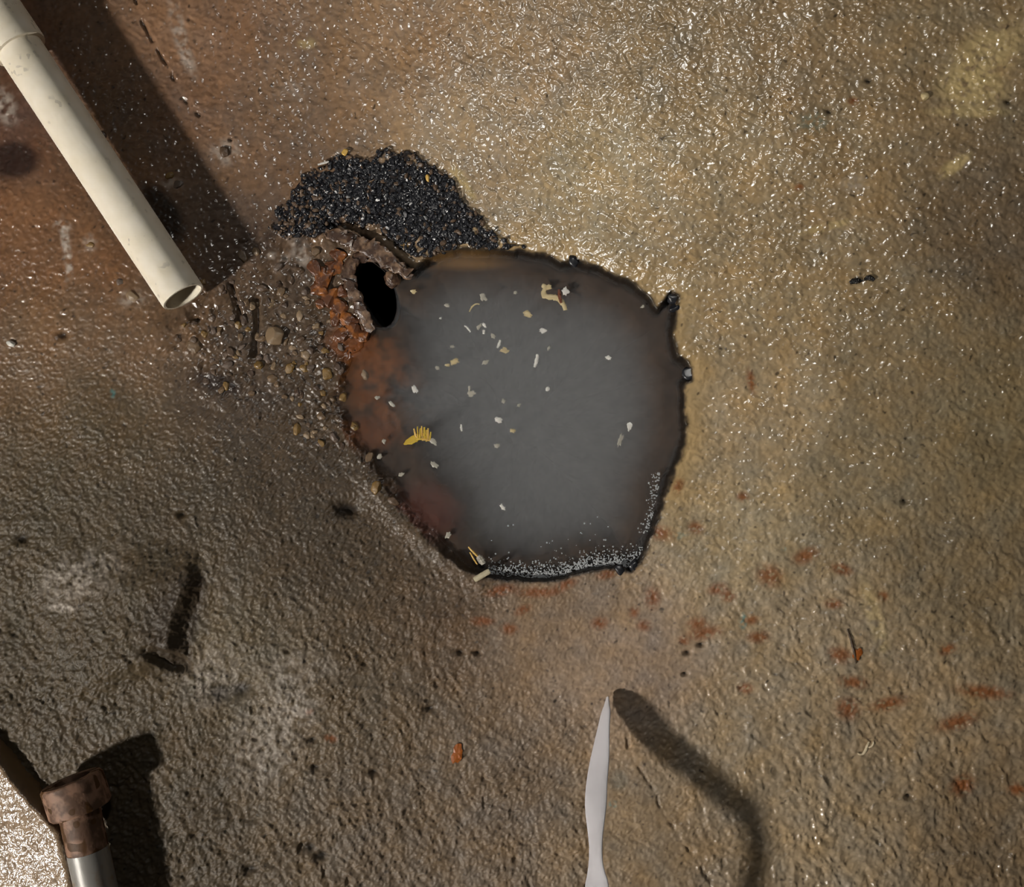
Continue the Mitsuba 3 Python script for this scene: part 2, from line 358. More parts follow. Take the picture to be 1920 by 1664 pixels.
n12, n30, n9, n16, n20, n8 = fb(U, V, 12, 2, 60), fb(U, V, 34, 2, 61), fb(U, V, 9, 2, 62), fb(U, V, 16, 3, 63), fb(U, V, 20, 3, 64), fb(U, V, 8, 2, 65)
k9, k16, k20, k8 = sm(0.22, 0.47, n9), sm(0.34, 0.62, n16), sm(0.30, 0.5, n20), sm(0.35, 0.6, n8)
paint(lin(196, 166, 116), lip * 0.60)
paint(lin(26, 20, 16), sm(0.68, 0.80, n12) * 0.75 * (0.4 + 0.6 * sm(0.4, 0.6, n30)))              # dark specks
for u, v, a, b in RUST:
    paint(lin(124, 66, 20), 0.8 * blob(U, V, u, v, a, b, rng.uniform(-25, 25), 0.8) * k9)
for u, v, r in HOLES:
    paint(lin(22, 15, 9), 0.9 * np.exp(-(((U - u) / (0.8 * r)) ** 2 + ((V - v) / (r * 0.6)) ** 2)))
for u, v, a, b, ang, k in [(155, 1080, 80, 38, -20, .38), (505, 1380, 60, 95, 25, .34), (560, 1255, 70, 30, 0, .25), (395, 1270, 45, 60, 40, .32), (560, 1330, 40, 30, 0, .3), (120, 1140, 22, 7, 0, .8), (125, 465, 8, 46, -8, .8), (117, 425, 14, 9, 0, .7),
                           (335, 55, 12, 55, -14, .5), (352, 112, 12, 32, -25, .45), (10, 200, 18, 32, -20, .6), (425, 285, 26, 22, 0, .5), (560, 470, 16, 26, -20, .7), (540, 430, 34, 14, 10, .35), (520, 480, 22, 7, 10, .5), (250, 560, 24, 14, 0, .5),
                           (160, 220, 8, 26, -25, .7), (325, 345, 22, 12, 10, .4), (170, 455, 12, 14, 0, .45), (130, 510, 5, 16, 15, .6), (640, 290, 12, 8, 0, .6), (555, 165, 24, 18, 0, .25), (1600, 345, 20, 14, 0, .35)]:
    paint(lin(188, 178, 168), k * blob(U, V, u, v, a, b, ang, 0.6) * k16)
for u, v, a, b, ang, k in [(1850, 100, 75, 42, -35, .6), (1825, 165, 60, 34, 0, .7), (1815, 210, 70, 10, 0, .55), (1790, 310, 32, 12, -35, .7), (1640, 1160, 14, 70, -18, .4), (1550, 425, 50, 7, -14, .5), (575, 80, 16, 10, 0, .5), (860, 330, 10, 24, -40, .6), (880, 360, 7, 20, -30, .6)]:
    paint(lin(196, 174, 122), k * blob(U, V, u, v, a, b, ang, 0.5) * k20)
for u, v, a, b, k in [(1393, 1165, 7, 14, .7), (212, 737, 5, 9, .6), (1150, 1508, 8, 6, .7), (1525, 230, 26, 20, .3), (1470, 1030, 5, 4, .5), (1275, 1005, 12, 8, .3), (870, 600, 5, 4, 0)]:
    paint(lin(70, 128, 128), k * blob(U, V, u, v, a, b, 0, 0.5) * k8)
paint(lin(34, 22, 20), 0.85 * blob(U, V, 25, 300, 50, 34, 0, 0.3))                                   # shadow blot painted into the floor left of the plastic pipe
paint(lin(20, 14, 10), 0.9 * blob(U, V, 300, 400, 62, 34, 56, 0.35))                                 # dark patch painted under the plastic pipe
paint(lin(34, 26, 26), 0.8 * blob(U, V, 405, 718, 46, 17, 15, 0.5))
paint(lin(60, 26, 12), 0.4 * blob(U, V, 235, 390, 40, 20, 40, 0.5))
paint(lin(48, 34, 18), 0.35 * rubble * sm(0.35, 0.6, n30))
paint(lin(30, 22, 14), np.exp(-(crack / 3.0) ** 2) * 0.8 * broken)
paint(lin(40, 30, 16), np.exp(-(step / 3.0) ** 2) * 0.5 * broken)
paint(lin(40, 28, 17), 0.65 * np.clip(g + 0.8 * blob(U, V, 322, 1165, 46, 90, 12, 0.5), 0, 1))  # damp brown patch, with shade of the mound's right side painted in
paint(lin(70, 96, 100), 0.3 * blob(U, V, 1160, 1465, 16, 18, 0, 0.5))
tar_soft = tar_in * sm(0.36, 0.46, fb(U, V, 22, 3, 66) + 0.06)
paint(lin(20, 20, 26), 0.95 * tar_soft)
paint(lin(30, 28, 34), 0.6 * blob(U, V, 560, 420, 90, 40, -15, 0.5) * sm(0.4, 0.6, n30))
# pit walls
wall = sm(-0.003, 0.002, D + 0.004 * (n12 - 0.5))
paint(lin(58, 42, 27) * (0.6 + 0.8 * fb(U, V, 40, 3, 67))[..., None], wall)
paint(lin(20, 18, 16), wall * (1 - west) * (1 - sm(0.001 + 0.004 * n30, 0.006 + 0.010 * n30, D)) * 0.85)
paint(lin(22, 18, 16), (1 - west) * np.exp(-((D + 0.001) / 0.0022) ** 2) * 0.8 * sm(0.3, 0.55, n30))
paint(lin(128, 74, 26), wall * 0.72 * blob(U, V, 715, 720, 62, 100, -25, 0.6) * sm(0.3, 0.6, fb(U, V, 40, 3, 68)))
paint(lin(128, 70, 30), 0.55 * blob(U, V, 650, 640, 40, 34, 0, 0.5))
paint(lin(112, 62, 26), 0.5 * blob(U, V, 690, 810, 50, 30, 0, 0.5) * wall)
paint(lin(150, 112, 58), wall * 0.5 * blob(U, V, 870, 485, 70, 14, 0, 0.6))
paint(lin(96, 44, 34), wall * 0.5 * blob(U, V, 800, 960, 60, 50, 0, 0.6))
paint(lin(6, 5, 4), sm(0.05, 0.4, cav))  # shade inside the cavity painted in as near black
paint(lin(12, 9, 7), np.exp(-(line_dist(U, V, [(622, 422), (650, 432), (690, 452), (730, 482), (775, 508), (800, 512)]) / 8) ** 2) * 0.95)
C = np.clip(C, 0.004, 0.9)

nv, nu = U.shape
idx = np.arange(nv * nu).reshape(nv, nu)
quad = np.stack([idx[1:, :-1], idx[1:, 1:], idx[:-1, 1:], idx[:-1, :-1]], -1).reshape(-1, 4)
verts = np.stack([(U - 960) * S, (832 - V) * S, z], -1).reshape(-1, 3)
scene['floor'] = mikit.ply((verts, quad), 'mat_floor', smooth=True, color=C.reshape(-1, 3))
labels['floor'] = {'label': 'rough wet brown concrete floor around the water-filled pit', 'kind': 'structure'}
del wts

# ------------------------------------------------------------------ the kerb in the lower left corner
ku, kv = np.meshgrid(np.r_[np.arange(-900, -100, 9.0), np.arange(-100, 180, 2.2)], np.r_[np.arange(700, 1330, 9.0), np.arange(1330, 1720, 2.4), np.arange(1720, 2400, 9.0)])
edge = np.interp(kv, [700, 1330, 1380, 1424, 1480, 1514, 1550, 1600, 1664, 1760, 2080], [-640, -56, -24, 16, 59, 90, 124, 138, 152, 170, 210])
e = (edge - ku) * S * 0.8 + 0.002 * (fb(ku, kv, 30, 2, 70) - 0.5)
kz = -0.01 + 0.030 * sm(-0.018, 0.004, e) - np.maximum(e - 0.004, 0) * 0.20 + 0.0026 * (fb(ku, kv, 14, 3, 71) - 0.5)
kc = np.broadcast_to(lin(132, 112, 90), kz.shape + (3,)) * (0.75 + 0.5 * fb(ku, kv, 30, 3, 72))[..., None]
kc = kc * sm(-0.006, 0.006, e)[..., None] + lin(84, 62, 36) * (1 - sm(-0.006, 0.006, e))[..., None]
m, n = ku.shape
idx = np.arange(m * n).reshape(m, n)
quad = np.stack([idx[1:, :-1], idx[1:, 1:], idx[:-1, 1:], idx[:-1, :-1]], -1).reshape(-1, 4)
scene['kerb'] = mikit.ply((np.stack([(ku - 960) * S, (832 - kv) * S, kz], -1).reshape(-1, 3), quad), 'mat_kerb', smooth=True, color=kc.reshape(-1, 3))
labels['kerb'] = {'label': 'pale wet glistening concrete kerb sloping up beside the rusty pipe', 'category': 'kerb'}

# ------------------------------------------------------------------ water
ZW = -0.013
ang = np.linspace(0, 2 * np.pi, 160, endpoint=False)
cavity = shapely.affinity.rotate(shapely.affinity.scale(shapely.Point(694, 543).buffer(1), 42, 74), -22)
outer = np.array(rim_poly.buffer(14).difference(cavity).exterior.coords)
oc = np.array([955, 780.0])
outer = ([shapely.LineString([oc, oc + 900 * np.array([math.cos(a), math.sin(a)])]).intersection(shapely.Polygon(outer)) for a in ang])
outer = np.array([(g.geoms[0] if hasattr(g, 'geoms') else g).coords[-1] for g in outer])
q = np.stack([(outer[:, 0] - 960) * S, (832 - outer[:, 1]) * S], 1)
wm = trimesh.creation.extrude_polygon(shapely.Polygon(q), ZW + 0.38, engine='earcut')
wm.apply_translation([0, 0, -0.38])
scene['water'] = mikit.ply(wm, 'mat_water', smooth=False, interior=MURK)
labels['water'] = {'label': 'murky grey standing water filling the broken round pit in the floor', 'category': 'water'}


# ------------------------------------------------------------------ mesh helpers
def frames(path):
    path = np.asarray(path, float)
    t = np.gradient(path, axis=0)
    t /= np.linalg.norm(t, axis=1, keepdims=True)
    n = np.cross(t, [0, 0, 1.0])
    n /= np.linalg.norm(n, axis=1, keepdims=True) + 1e-12
    return path, t, n, np.cross(n, t)


def spline(pts, k):
    pts = np.asarray(pts, float)
    s = np.r_[0, np.cumsum(np.linalg.norm(np.diff(pts, axis=0), axis=1))]
    return CubicSpline(s, pts)(np.linspace(0, s[-1], k))


def loft(ringlist, cap=True, closed=True):
    """A mesh through rings of equal counts."""
    rl = np.asarray(ringlist)
    k, n = rl.shape[:2]
    v = rl.reshape(-1, 3)
    i = np.arange(n)
    j = (i + 1) % n
    f = []
    for a in range(k - 1):
        f += [np.stack([a * n + i, a * n + j, a * n + n + j], 1), np.stack([a * n + i, a * n + n + j, a * n + n + i], 1)]
    if cap:
        v = np.vstack([v, rl[0].mean(0), rl[-1].mean(0)])
        f += [np.stack([j, i, i * 0 + k * n], 1), np.stack([(k - 1) * n + i, (k - 1) * n + j, i * 0 + k * n + 1], 1)]
    m = trimesh.Trimesh(v, np.vstack(f), process=False)
    trimesh.repair.fix_normals(m)
    return m


def tube(path, rads, n=12, rough=0.0, seed=0, flat=1.0):
    p, t, a, b = frames(path)
    rads = np.broadcast_to(rads, len(p))
    th = np.linspace(0, 2 * np.pi, n, endpoint=False)
    r_ = np.random.default_rng(seed)
    out = []
    for q in range(len(p)):
        rr = rads[q] * (1 + rough * r_.uniform(-1, 1, n))
        out.append(p[q] + (np.cos(th) * rr)[:, None] * a[q] + (np.sin(th) * rr * flat)[:, None] * b[q])
    return loft(out)


def revolved(profile, start, direction, n=72):
    """A profile of (distance along, radius) turned about the axis from start along direction."""
    d = np.asarray(direction, float)
    d = d / np.linalg.norm(d)
    a = np.cross(d, [0, 0, 1.0]); a /= np.linalg.norm(a)
    b = np.cross(a, d)
    th = np.linspace(0, 2 * np.pi, n, endpoint=False)
    rl = [np.asarray(start) + d * s + r * (np.cos(th)[:, None] * a + np.sin(th)[:, None] * b) for s, r in profile]
    m = loft(rl + rl[:1], cap=False)
    m.merge_vertices()
    trimesh.repair.fix_normals(m)
    return m


def rock(r, seed, sub=2, squash=0.6, rough=0.28):
    m = trimesh.creation.icosphere(subdivisions=sub)
    r_ = np.random.default_rng(seed)
    v = m.vertices
    k = 1 + rough * 2 * (meshkit.fbm(v * 1.4 + r_.uniform(0, 50, 3), 3, seed) - 0.5)
    v = v * k[:, None]
    for _ in range(4):                                   # broken flat faces
        d = r_.normal(size=3); d /= np.linalg.norm(d)
        over = np.maximum(v @ d - r_.uniform(0.6, 0.85), 0)
        v = v - over[:, None] * d
    v = v * np.array([r_.uniform(0.8, 1.25), r_.uniform(0.7, 1.0), squash])
    c, s = math.cos(seed * 1.7), math.sin(seed * 1.7)
    v = v @ np.array([[c, s, 0], [-s, c, 0], [0, 0, 1]])
    return trimesh.Trimesh(v * r, m.faces, process=False)


def numbered(key):
    if key not in scene and key not in labels:
        return key
    k = 1
    while f'{key}_{k:03d}' in scene or f'{key}_{k:03d}' in labels:
        k += 1
    return f'{key}_{k:03d}'


def put(key, mesh, mat, label=None, category=None, group=None, smooth=False, color=None, **more):
    key = numbered(key)
    scene[key] = mikit.ply(mesh, mat, smooth=smooth, color=color, **more)
    if label:
        labels[key] = {'label': label, **({'category': category} if category else {}), **({'group': group} if group else {})}
    return key


# ------------------------------------------------------------------ plastic pipe
def thing(key, label, category, group=None):
    key = numbered(key)
    labels[key] = {'label': label, 'category': category, **({'group': group} if group else {})}
    return key


tip = P(344, 557, max(height(367, 564), height(330, 500)) + 0.043)
far = P(36, 90, height(60, 105) + 0.048)
axis_d = (far - tip) / np.linalg.norm(far - tip)
LEN = np.linalg.norm(far - tip)
RO, RI = 0.0242, 0.0208
pipe = thing('plastic_pipe', 'cream white plastic drain pipe with an open end above the floor', 'pipe')
# the cut end leans so that the opening faces up a little
pm = revolved([(0, RI + 0.0006), (0.0, RI + 0.0006), (0.0008, RI), (LEN + 0.03, RI), (LEN + 0.03, RO), (0.0012, RO), (0, RO - 0.0006)], tip, axis_d, 96)
rel = pm.vertices - tip
near = np.exp(-np.maximum(rel @ axis_d, 0) / 0.05)
up = np.cross(np.cross(axis_d, [0, 0, 1]), axis_d); up /= np.linalg.norm(up)
pm.vertices += (near * (rel @ up) * 0.10)[:, None] * axis_d
put(pipe + '__tube', pm, 'mat_pvc', smooth=40)
hub0 = tip + axis_d * (LEN - 0.002)
put(pipe + '__socket', revolved([(0, RO + 0.0003), (0, RO + 0.0046), (0.002, RO + 0.0052), (0.036, RO + 0.0048), (0.036, RO + 0.0003)], hub0, axis_d, 96), 'mat_pvc', smooth=40)
# elbow that turns the pipe upwards, out of the frame
e0 = hub0 + axis_d * 0.034
e1dir = np.array([-0.16, 0.10, 1.0]); e1dir /= np.linalg.norm(e1dir)
cor = e0 + axis_d * 0.045
b0, b3 = e0, cor + e1dir * 0.055
tt = np.linspace(0, 1, 22)[:, None]
bend = (1 - tt) ** 2 * b0 + 2 * tt * (1 - tt) * cor + tt ** 2 * b3
tg = np.gradient(bend, axis=0); tg /= np.linalg.norm(tg, axis=1, keepdims=True)
nn = np.cross(axis_d, e1dir); nn /= np.linalg.norm(nn)
th = np.linspace(0, 2 * np.pi, 64, endpoint=False)
put(pipe + '__elbow', loft([bend[k] + (RO + 0.0048) * (np.cos(th)[:, None] * nn + np.sin(th)[:, None] * np.cross(nn, tg[k])) for k in range(22)], cap=False), 'mat_pvc', smooth=True)
put(pipe + '__socket', revolved([(0, RO + 0.0003), (0, RO + 0.0066), (0.004, RO + 0.0072), (0.03, RO + 0.0072), (0.03, RO + 0.0003)], b3 - e1dir * 0.012, e1dir, 96), 'mat_pvc', smooth=40)
put(pipe + '__riser', revolved([(0, RI), (2.6, RI), (2.6, RO), (0, RO)], b3, e1dir, 72), 'mat_pvc', smooth=40)

# ------------------------------------------------------------------ rusty pipe
rp = thing('rusty_pipe', 'short rusty iron pipe with a coupling beside the pale kerb', 'pipe')
ca, cb_ = P(135, 1466, 0.038), P(178, 1664, 0.036)
dr_ = (cb_ - ca) / np.linalg.norm(cb_ - ca)
dk = P(152, 1512, 0.038) - P(134, 1458, 0.038); dk /= np.linalg.norm(dk)
cm = revolved([(0, 0.020), (0, 0.031), (0.003, 0.0335), (0.033, 0.0335), (0.036, 0.0315), (0.036, 0.020)], P(133, 1462, 0.038), dk, 64)
put(rp + '__coupling', cm, 'mat_rust_pipe', smooth=40)
start = P(144, 1500, 0.038)
put(rp + '__tube', revolved([(0, 0.014), (0, 0.022), (0.058, 0.0218), (0.058, 0.014)], start, dr_, 64), 'mat_rust_pipe', smooth=40)
put(rp + '__sleeve', revolved([(0.056, 0.013), (0.056, 0.0222), (0.42, 0.0222), (0.42, 0.013)], start, dr_, 64), 'mat_galvanised', smooth=40)
labels[rp + '__sleeve'] = {'label': 'grey zinc lower length of the rusty pipe'}
# the far end turns down into the floor outside the frame
dn = start + dr_ * 0.43
put(rp + '__foot', tube(np.array([dn, dn + dr_ * 0.03, dn + dr_ * 0.045 + [0, 0, -0.02], dn + dr_ * 0.05 + [0, 0, -0.12]]), 0.027, 24), 'mat_rust_pipe', smooth=40)

# ------------------------------------------------------------------ white strap
KNOT = [(1139, 1308, 0.009, 16), (1136, 1335, 0.018, 21), (1131, 1370, 0.03, 27), (1125, 1420, 0.045, 36), (1119, 1470, 0.06, 40), (1117, 1510, 0.073, 41), (1117, 1560, 0.088, 34), (1117, 1595, 0.1, 30), (1117, 1625, 0.109, 33), (1119, 1664, 0.1196, 46), (1121, 1720, 0.1351, 46), (1122, 1800, 0.1508, 40), (1122, 1900, 0.1508, 40), (1124, 2000, 0.1169, 40), (1126, 2100, 0.0391, 36), (1127, 2140, 0.0085, 30)]
pts = np.array([[*P(u, v, h), w * S * (1 - h / H)] for u, v, h, w in KNOT])
fine = spline(pts, 110)
path, wid = fine[:, :3], fine[:, 3]
tv = np.gradient(path, axis=0); tv /= np.linalg.norm(tv, axis=1, keepdims=True)
view = np.array([0, 0, H]) - path; view /= np.linalg.norm(view, axis=1, keepdims=True)
to_lamp = LAMP - path; to_lamp /= np.linalg.norm(to_lamp, axis=1, keepdims=True)
view = view + 0.8 * to_lamp                             # the flat side faces up and to the left
side_v = np.cross(tv, view); side_v /= np.linalg.norm(side_v, axis=1, keepdims=True)
nrm = np.cross(side_v, tv)
th = np.linspace(0, 2 * np.pi, 28, endpoint=False)
full = 0.0265
rl = []
for k in range(len(path)):
    cphi = np.clip(wid[k] * 1.12 / full, 0.3, 1.0)
    sgn = -1 if k < 40 else 1
    wdir = cphi * side_v[k] + sgn * 0.5 * math.sqrt(1 - cphi ** 2) * nrm[k]
    ndir = np.cross(tv[k], wdir); ndir /= np.linalg.norm(ndir)
    endk = min(1.0, 0.35 + k / 5, 0.35 + (len(path) - 1 - k) / 5)
    rl.append(path[k] + endk * (full / 2 * np.cos(th)[:, None] * wdir + 0.0030 * np.sin(th)[:, None] * ndir))
put('white_strap', loft(rl), 'mat_cord', 'twisted white plastic strap standing in an arch over the floor', 'strap', smooth=50)

# ------------------------------------------------------------------ tar patch
tp = thing('tar_patch', 'black gritty tar patch on the concrete above the pit', 'tar patch')
base_r = rng.uniform(0, 1, (9500, 2)) * [530, 250] + [475, 255]
bu, bv = base_r.T
keep = shapely.contains_xy(tar_poly, bu + 46 * (fb(bu, bv, 50, 3, 27) - 0.5), bv + 46 * (fb(bu, bv, 50, 3, 28) - 0.5)) & (fb(base_r[:, 0], base_r[:, 1], 22, 3, 66) > 0.46 - 0.24 * sm(-5, 40, shapely.distance(tar_ring, shapely.points(base_r))))
base_r = base_r[keep]
protos = [rock(1.0, 900 + k, 1, 0.75, 0.35) for k in range(8)]
parts, grit = [], []
base_r = base_r[:2300]
edges = shapely.distance(tar_ring, shapely.points(base_r))
for k, (u, v) in enumerate(base_r):
    edge_d = edges[k]
    r = (2.2 + 3.2 * rng.random() ** 2 + min(edge_d, 30) * 0.035) * S
    m = protos[k % 8].copy()
    a = rng.uniform(0, 6.28)
    c, s = math.cos(a), math.sin(a)
    m.vertices = m.vertices @ np.array([[c, s, 0], [-s, c, 0], [0, 0, 1]]) * r + [(u - 960) * S, (832 - v) * S, height(u, v) + 0.25 * r]
    (grit if rng.random() < 0.07 + 0.35 * sm(640, 520, u) + 0.2 * sm(14, 2, edge_d) else parts).append(m)
put(tp + '__grit', trimesh.util.concatenate(grit), 'mat_grit')
labels[tp + '__grit'] = {'label': 'brown grit mixed into the tar', 'kind': 'stuff'}
put(tp + '__crumb', trimesh.util.concatenate(parts), 'mat_tar')
labels[tp + '__crumb'] = {'kind': 'stuff'}

# ------------------------------------------------------------------ stones bedded in the broken concrete left of the pit
STONES = [(365, 650, 17), (333, 634, 10), (512, 628, 22), (497, 672, 13), (540, 690, 12), (468, 700, 10), (525, 545, 14), (490, 540, 12), (560, 590, 13), (580, 690, 14), (610, 700, 16), (600, 655, 12),
          (455, 480, 14), (425, 500, 12), (480, 470, 11), (520, 500, 12), (640, 745, 13), (560, 735, 10), (600, 780, 11), (415, 540, 9), (545, 650, 9), (570, 545, 11), (380, 530, 9), (455, 600, 14), (410, 620, 12),
          (430, 660, 12), (590, 610, 10), (625, 820, 12), (660, 800, 14), (635, 690, 13), (690, 860, 14), (735, 940, 16), (530, 590, 9), (400, 690, 9), (705, 915, 15), (455, 450, 10), (590, 470, 12), (560, 505, 9), (680, 700, 11),
          (335, 345, 14), (318, 330, 11), (190, 255, 12), (205, 285, 9), (420, 285, 15), (250, 555, 14), (225, 530, 10), (170, 460, 9), (555, 735, 9), (615, 600, 10), (680, 470, 10), (790, 470, 12), (820, 468, 9), (760, 460, 11)]
TONES = [(104, 84, 62), (84, 66, 50), (128, 108, 84), (96, 82, 72), (120, 94, 52), (74, 58, 46)]
srng = np.random.default_rng(17)
while len(STONES) < 150:
    u, v = srng.uniform(330, 720), srng.uniform(460, 860)
    if ((u - 500) / 165) ** 2 + ((v - 640) / 125) ** 2 < 1 or ((u - 620) / 70) ** 2 + ((v - 780) / 90) ** 2 < 1:
        if not rim_poly.contains(shapely.Point(u, v)):
            STONES.append((u, v, srng.uniform(6, 12)))
for k, (u, v, r) in enumerate(STONES):
    r = r * 0.8
    m = rock(r * S, 100 + k, 2, 0.5, 0.45)
    col = lin(*TONES[k % 6]) * 1.0
    vc = np.clip(col * (0.7 + 0.6 * meshkit.fbm(m.vertices / (r * S) * 3, 3, k))[:, None], 0, 1)
    m.apply_translation([(u - 960) * S, (832 - v) * S, height(u, v) - 0.05 * r * S])
    put('floor__stone', m, 'mat_stone', smooth=True, color=vc)

# ------------------------------------------------------------------ corroded drain mouth beside the pit
dm = thing('corroded_drain_mouth', 'rusted flaking iron mouth of a drain opening into the side of the pit', 'drain')


def ground(pts, lift, z_=None):
    return np.array([[(u - 960) * S, (832 - v) * S, (height(u, v) if z_ is None else z_) + lift] for u, v in pts])


def crust(pts, width, thick, lift, seed, k=40, z_=None):
    q = spline(ground(pts, lift, z_), k)
    m = tube(q, width * S * (0.45 + 0.75 * np.sin(np.linspace(0.25, np.pi - 0.25, k))), 14, 0.16, seed, thick)
    v = m.vertices
    v += (meshkit.fbm(v * 160, 3, seed) - 0.5)[:, None] * np.array([0.012, 0.012, 0.007])
    return trimesh.Trimesh(v, m.faces, process=False)


put(dm + '__lip', crust([(700, 622), (686, 598), (668, 562), (655, 530), (655, 503), (672, 484), (700, 480), (728, 490), (752, 508), (772, 520)], 10, 0.45, 0.002, 3, 48, 0.0), 'mat_lip', smooth=45)
put(dm + '__flap', crust([(612, 438), (648, 446), (686, 463), (720, 482), (748, 500), (768, 516)], 13, 0.25, 0.005, 5, 40, 0.0), 'mat_lip', smooth=45)
labels[dm + '__flap'] = {'label': 'flaking crust lifted along a dark crack'}
for k, (u, v, r) in enumerate([(604, 520, 22), (596, 542, 18), (616, 556, 20), (634, 574, 20), (624, 592, 15), (650, 598, 17), (660, 618, 18), (640, 626, 16), (588, 500, 15), (622, 500, 18), (680, 628, 15), (642, 545, 14), (632, 475, 17), (668, 456, 13), (600, 568, 12)]):
    m = rock(r * S, 300 + k, 3, 0.32, 0.6)
    m.apply_translation([(u - 960) * S, (832 - v) * S, max(height(u, v), -0.012) + 0.001])
    put(dm + '__rust_lump', m, 'mat_rust_lump', smooth=True)
m = rock(17 * S, 333, 3, 0.6, 0.4)
m.apply_translation([(735 - 960) * S, (832 - 520) * S, -0.006])
put(dm + '__mineral_knob', m, 'mat_lip', smooth=True)

# ------------------------------------------------------------------ scraps floating in the water


def flake(u, v, a, b, ang_deg, seed, zc=ZW, thick=0.0006, jag_=0.35, n=16):
    r_ = np.random.default_rng(seed)
    th = np.linspace(0, 2 * np.pi, n, endpoint=False)
    rr = 1 + jag_ * r_.uniform(-1, 0.6, n)
    c, s = math.cos(math.radians(ang_deg)), math.sin(math.radians(ang_deg))
    k = S * (1 - zc / H)
    x, y = a * rr * np.cos(th), b * rr * np.sin(th)
    du, dv = x * c - y * s, x * s + y * c
    ring = np.stack([(u + du - 960) * k, (832 - v - dv) * k, zc + 0.0004 * r_.uniform(-1, 1, n)], 1)
    mid = ring.mean(0)
    inner = mid + (ring - mid) * 0.6
    dz = np.array([0, 0, thick])
    return loft([ring - dz, ring + dz * 0.3, inner + dz])


def strand(pts, r, zc=ZW, seed=0, flat=0.6, lift=0.0003):
    q = np.array([P(u, v, zc) + [0, 0, lift] for u, v in pts])
    q = spline(q, 6 * len(pts)) if len(pts) > 2 else np.linspace(q[0], q[1], 8)
    k = len(q)
    return tube(q, r * S * (0.55 + 0.45 * np.sin(np.linspace(0.3, np.pi - 0.3, k))), 8, 0.2, seed, flat)


FL = [  # u, v, half length, half width, angle, depth below the surface, material, label
    (989, 589, 9, 6, 30, 0.001, 'tan', 'tan scrap shaped like a comma floating below the curled tan shred'),
    (1018, 620, 7, 5, 0, 0.0, 'white', 'small heart-shaped white flake floating right of the comma-shaped scrap'),
    (1029, 653, 5, 3, -60, 0.001, 'grey', 'tiny grey speck floating above the upper end of the thick white strip'),
    (1141, 671, 6, 4, 10, 0.0, 'white', 'white flake floating alone near the right wall of the pit'),
    (1027, 729, 5, 3.5, -55, 0.0, 'white', 'small white flake floating alone at the middle of the water'),
    (906, 558, 8, 6, 40, 0.003, 'grey', 'faint round grey blot floating above the bent white fibre'),
    (908, 610, 6, 3, 60, 0.0, 'white', 'brightest white chip in the cluster left of the pit centre'),
    (907, 623, 5, 3, 80, 0.0, 'white', 'small white chip just under the brightest chip of the cluster'),
    (898, 613, 7, 4, -50, 0.003, 'grey', 'dim grey flake on the left of the brightest white chip'),
    (924, 630, 6, 4, 40, 0.003, 'grey', 'dim grey flake between the white chips and the hooked sliver'),
    (946, 658, 9, 6, 10, 0.008, 'tan', 'blurred pinkish clot sunk below the hooked white sliver'),
    (910, 680, 7, 4, -30, 0.002, 'grey', 'grey flake floating below the sunken pinkish clot'),
    (852, 679, 9, 6, -15, 0.001, 'tan', 'tan crumb with a tail floating near the left wall'),
    (839, 685, 6, 3, 5, 0.001, 'tan', 'narrow tan crumb lying left of the tailed tan crumb'),
    (884, 738, 8, 6, -10, 0.002, 'grey', 'grey clot with a stub pointing up above the white lump'),
    (778, 730, 8, 5, 70, 0.0, 'white', 'sharp triangular white shard floating by the rust-stained wall'),
    (944, 753, 5, 4, 70, 0.006, 'grey', 'very faint grey spot sunk above the bright white lump'),
    (973, 760, 5, 3, -30, 0.004, 'grey', 'faint grey dash right of the very faint sunken spot'),
    (935, 788, 7, 6, 20, 0.0, 'white', 'bright round white lump floating left of the tan flake'),
    (961, 808, 7, 4, 25, 0.001, 'tan', 'tan flake floating right and below the bright white lump'),
    (932, 836, 6, 5, 0, 0.005, 'grey', 'blurred grey ball sunk straight below the bright white lump'),
    (1180, 800, 5, 9, 5, 0.0, 'white', 'white flake with a split top near the lower right wall'),
    (1163, 826, 5, 12, 20, 0.007, 'grey', 'pale blurred streak sunk below the split white flake'),
    (942, 951, 4, 8, -35, 0.0, 'white', 'bright white sliver floating in the lower part of the water'),
    (735, 758, 8, 4, 50, 0.0, 'grey', 'grey flake resting on the rusty underwater slope at the left'),
    (708, 746, 5, 4, 0, 0.0, 'grey', 'pale speck farthest left on the rusty underwater slope'),
    (720, 828, 4, 5, 0, 0.001, 'grey', 'pale speck left of the frayed yellow scrap'),
    (712, 856, 5, 6, 10, 0.001, 'grey', 'pair-like pale speck by the left edge below the yellow scrap'),
    (752, 890, 7, 4, -20, 0.002, 'grey', 'dull flake floating near the lower left wall of the pit'),
    (815, 872, 9, 5, 30, 0.005, 'grey', 'blurred curl sunk straight below the frayed yellow scrap'),
    (840, 1004, 7, 5, -50, 0.0, 'grey', 'pale flake lying at the lower left shore above the straw'),
    (848, 650, 4, 3, 0, 0.003, 'grey', 'faint speck above the tailed tan crumb'),
    (826, 597, 3, 2, -20, 0.0, 'white', 'tiny white glint floating at the upper left of the water'),
    (838, 573, 5, 4, 0, 0.003, 'grey', 'faint round speck floating near the upper left wall'),
    (966, 549, 4, 3, 0, 0.002, 'grey', 'faint speck left of the curled tan shred'),
    (775, 547, 6, 5, 0, 0.0, 'tan', 'round tan speck floating beside the drain mouth'),
    (1205, 575, 5, 3, -40, 0.0, 'grey', 'pale speck close under the upper right rim'),
    (820, 690, 5, 4, 20, 0.004, 'grey', 'faint speck floating left below the narrow tan crumb'),
]
for k, (u, v, a, b, an, dep, mt, lab) in enumerate(FL):
    put('floating_flake', flake(u, v, a, b, an, 500 + k, ZW - dep + 0.0006), 'mat_flake_' + mt, lab, 'flake', 'flakes floating in the pit')
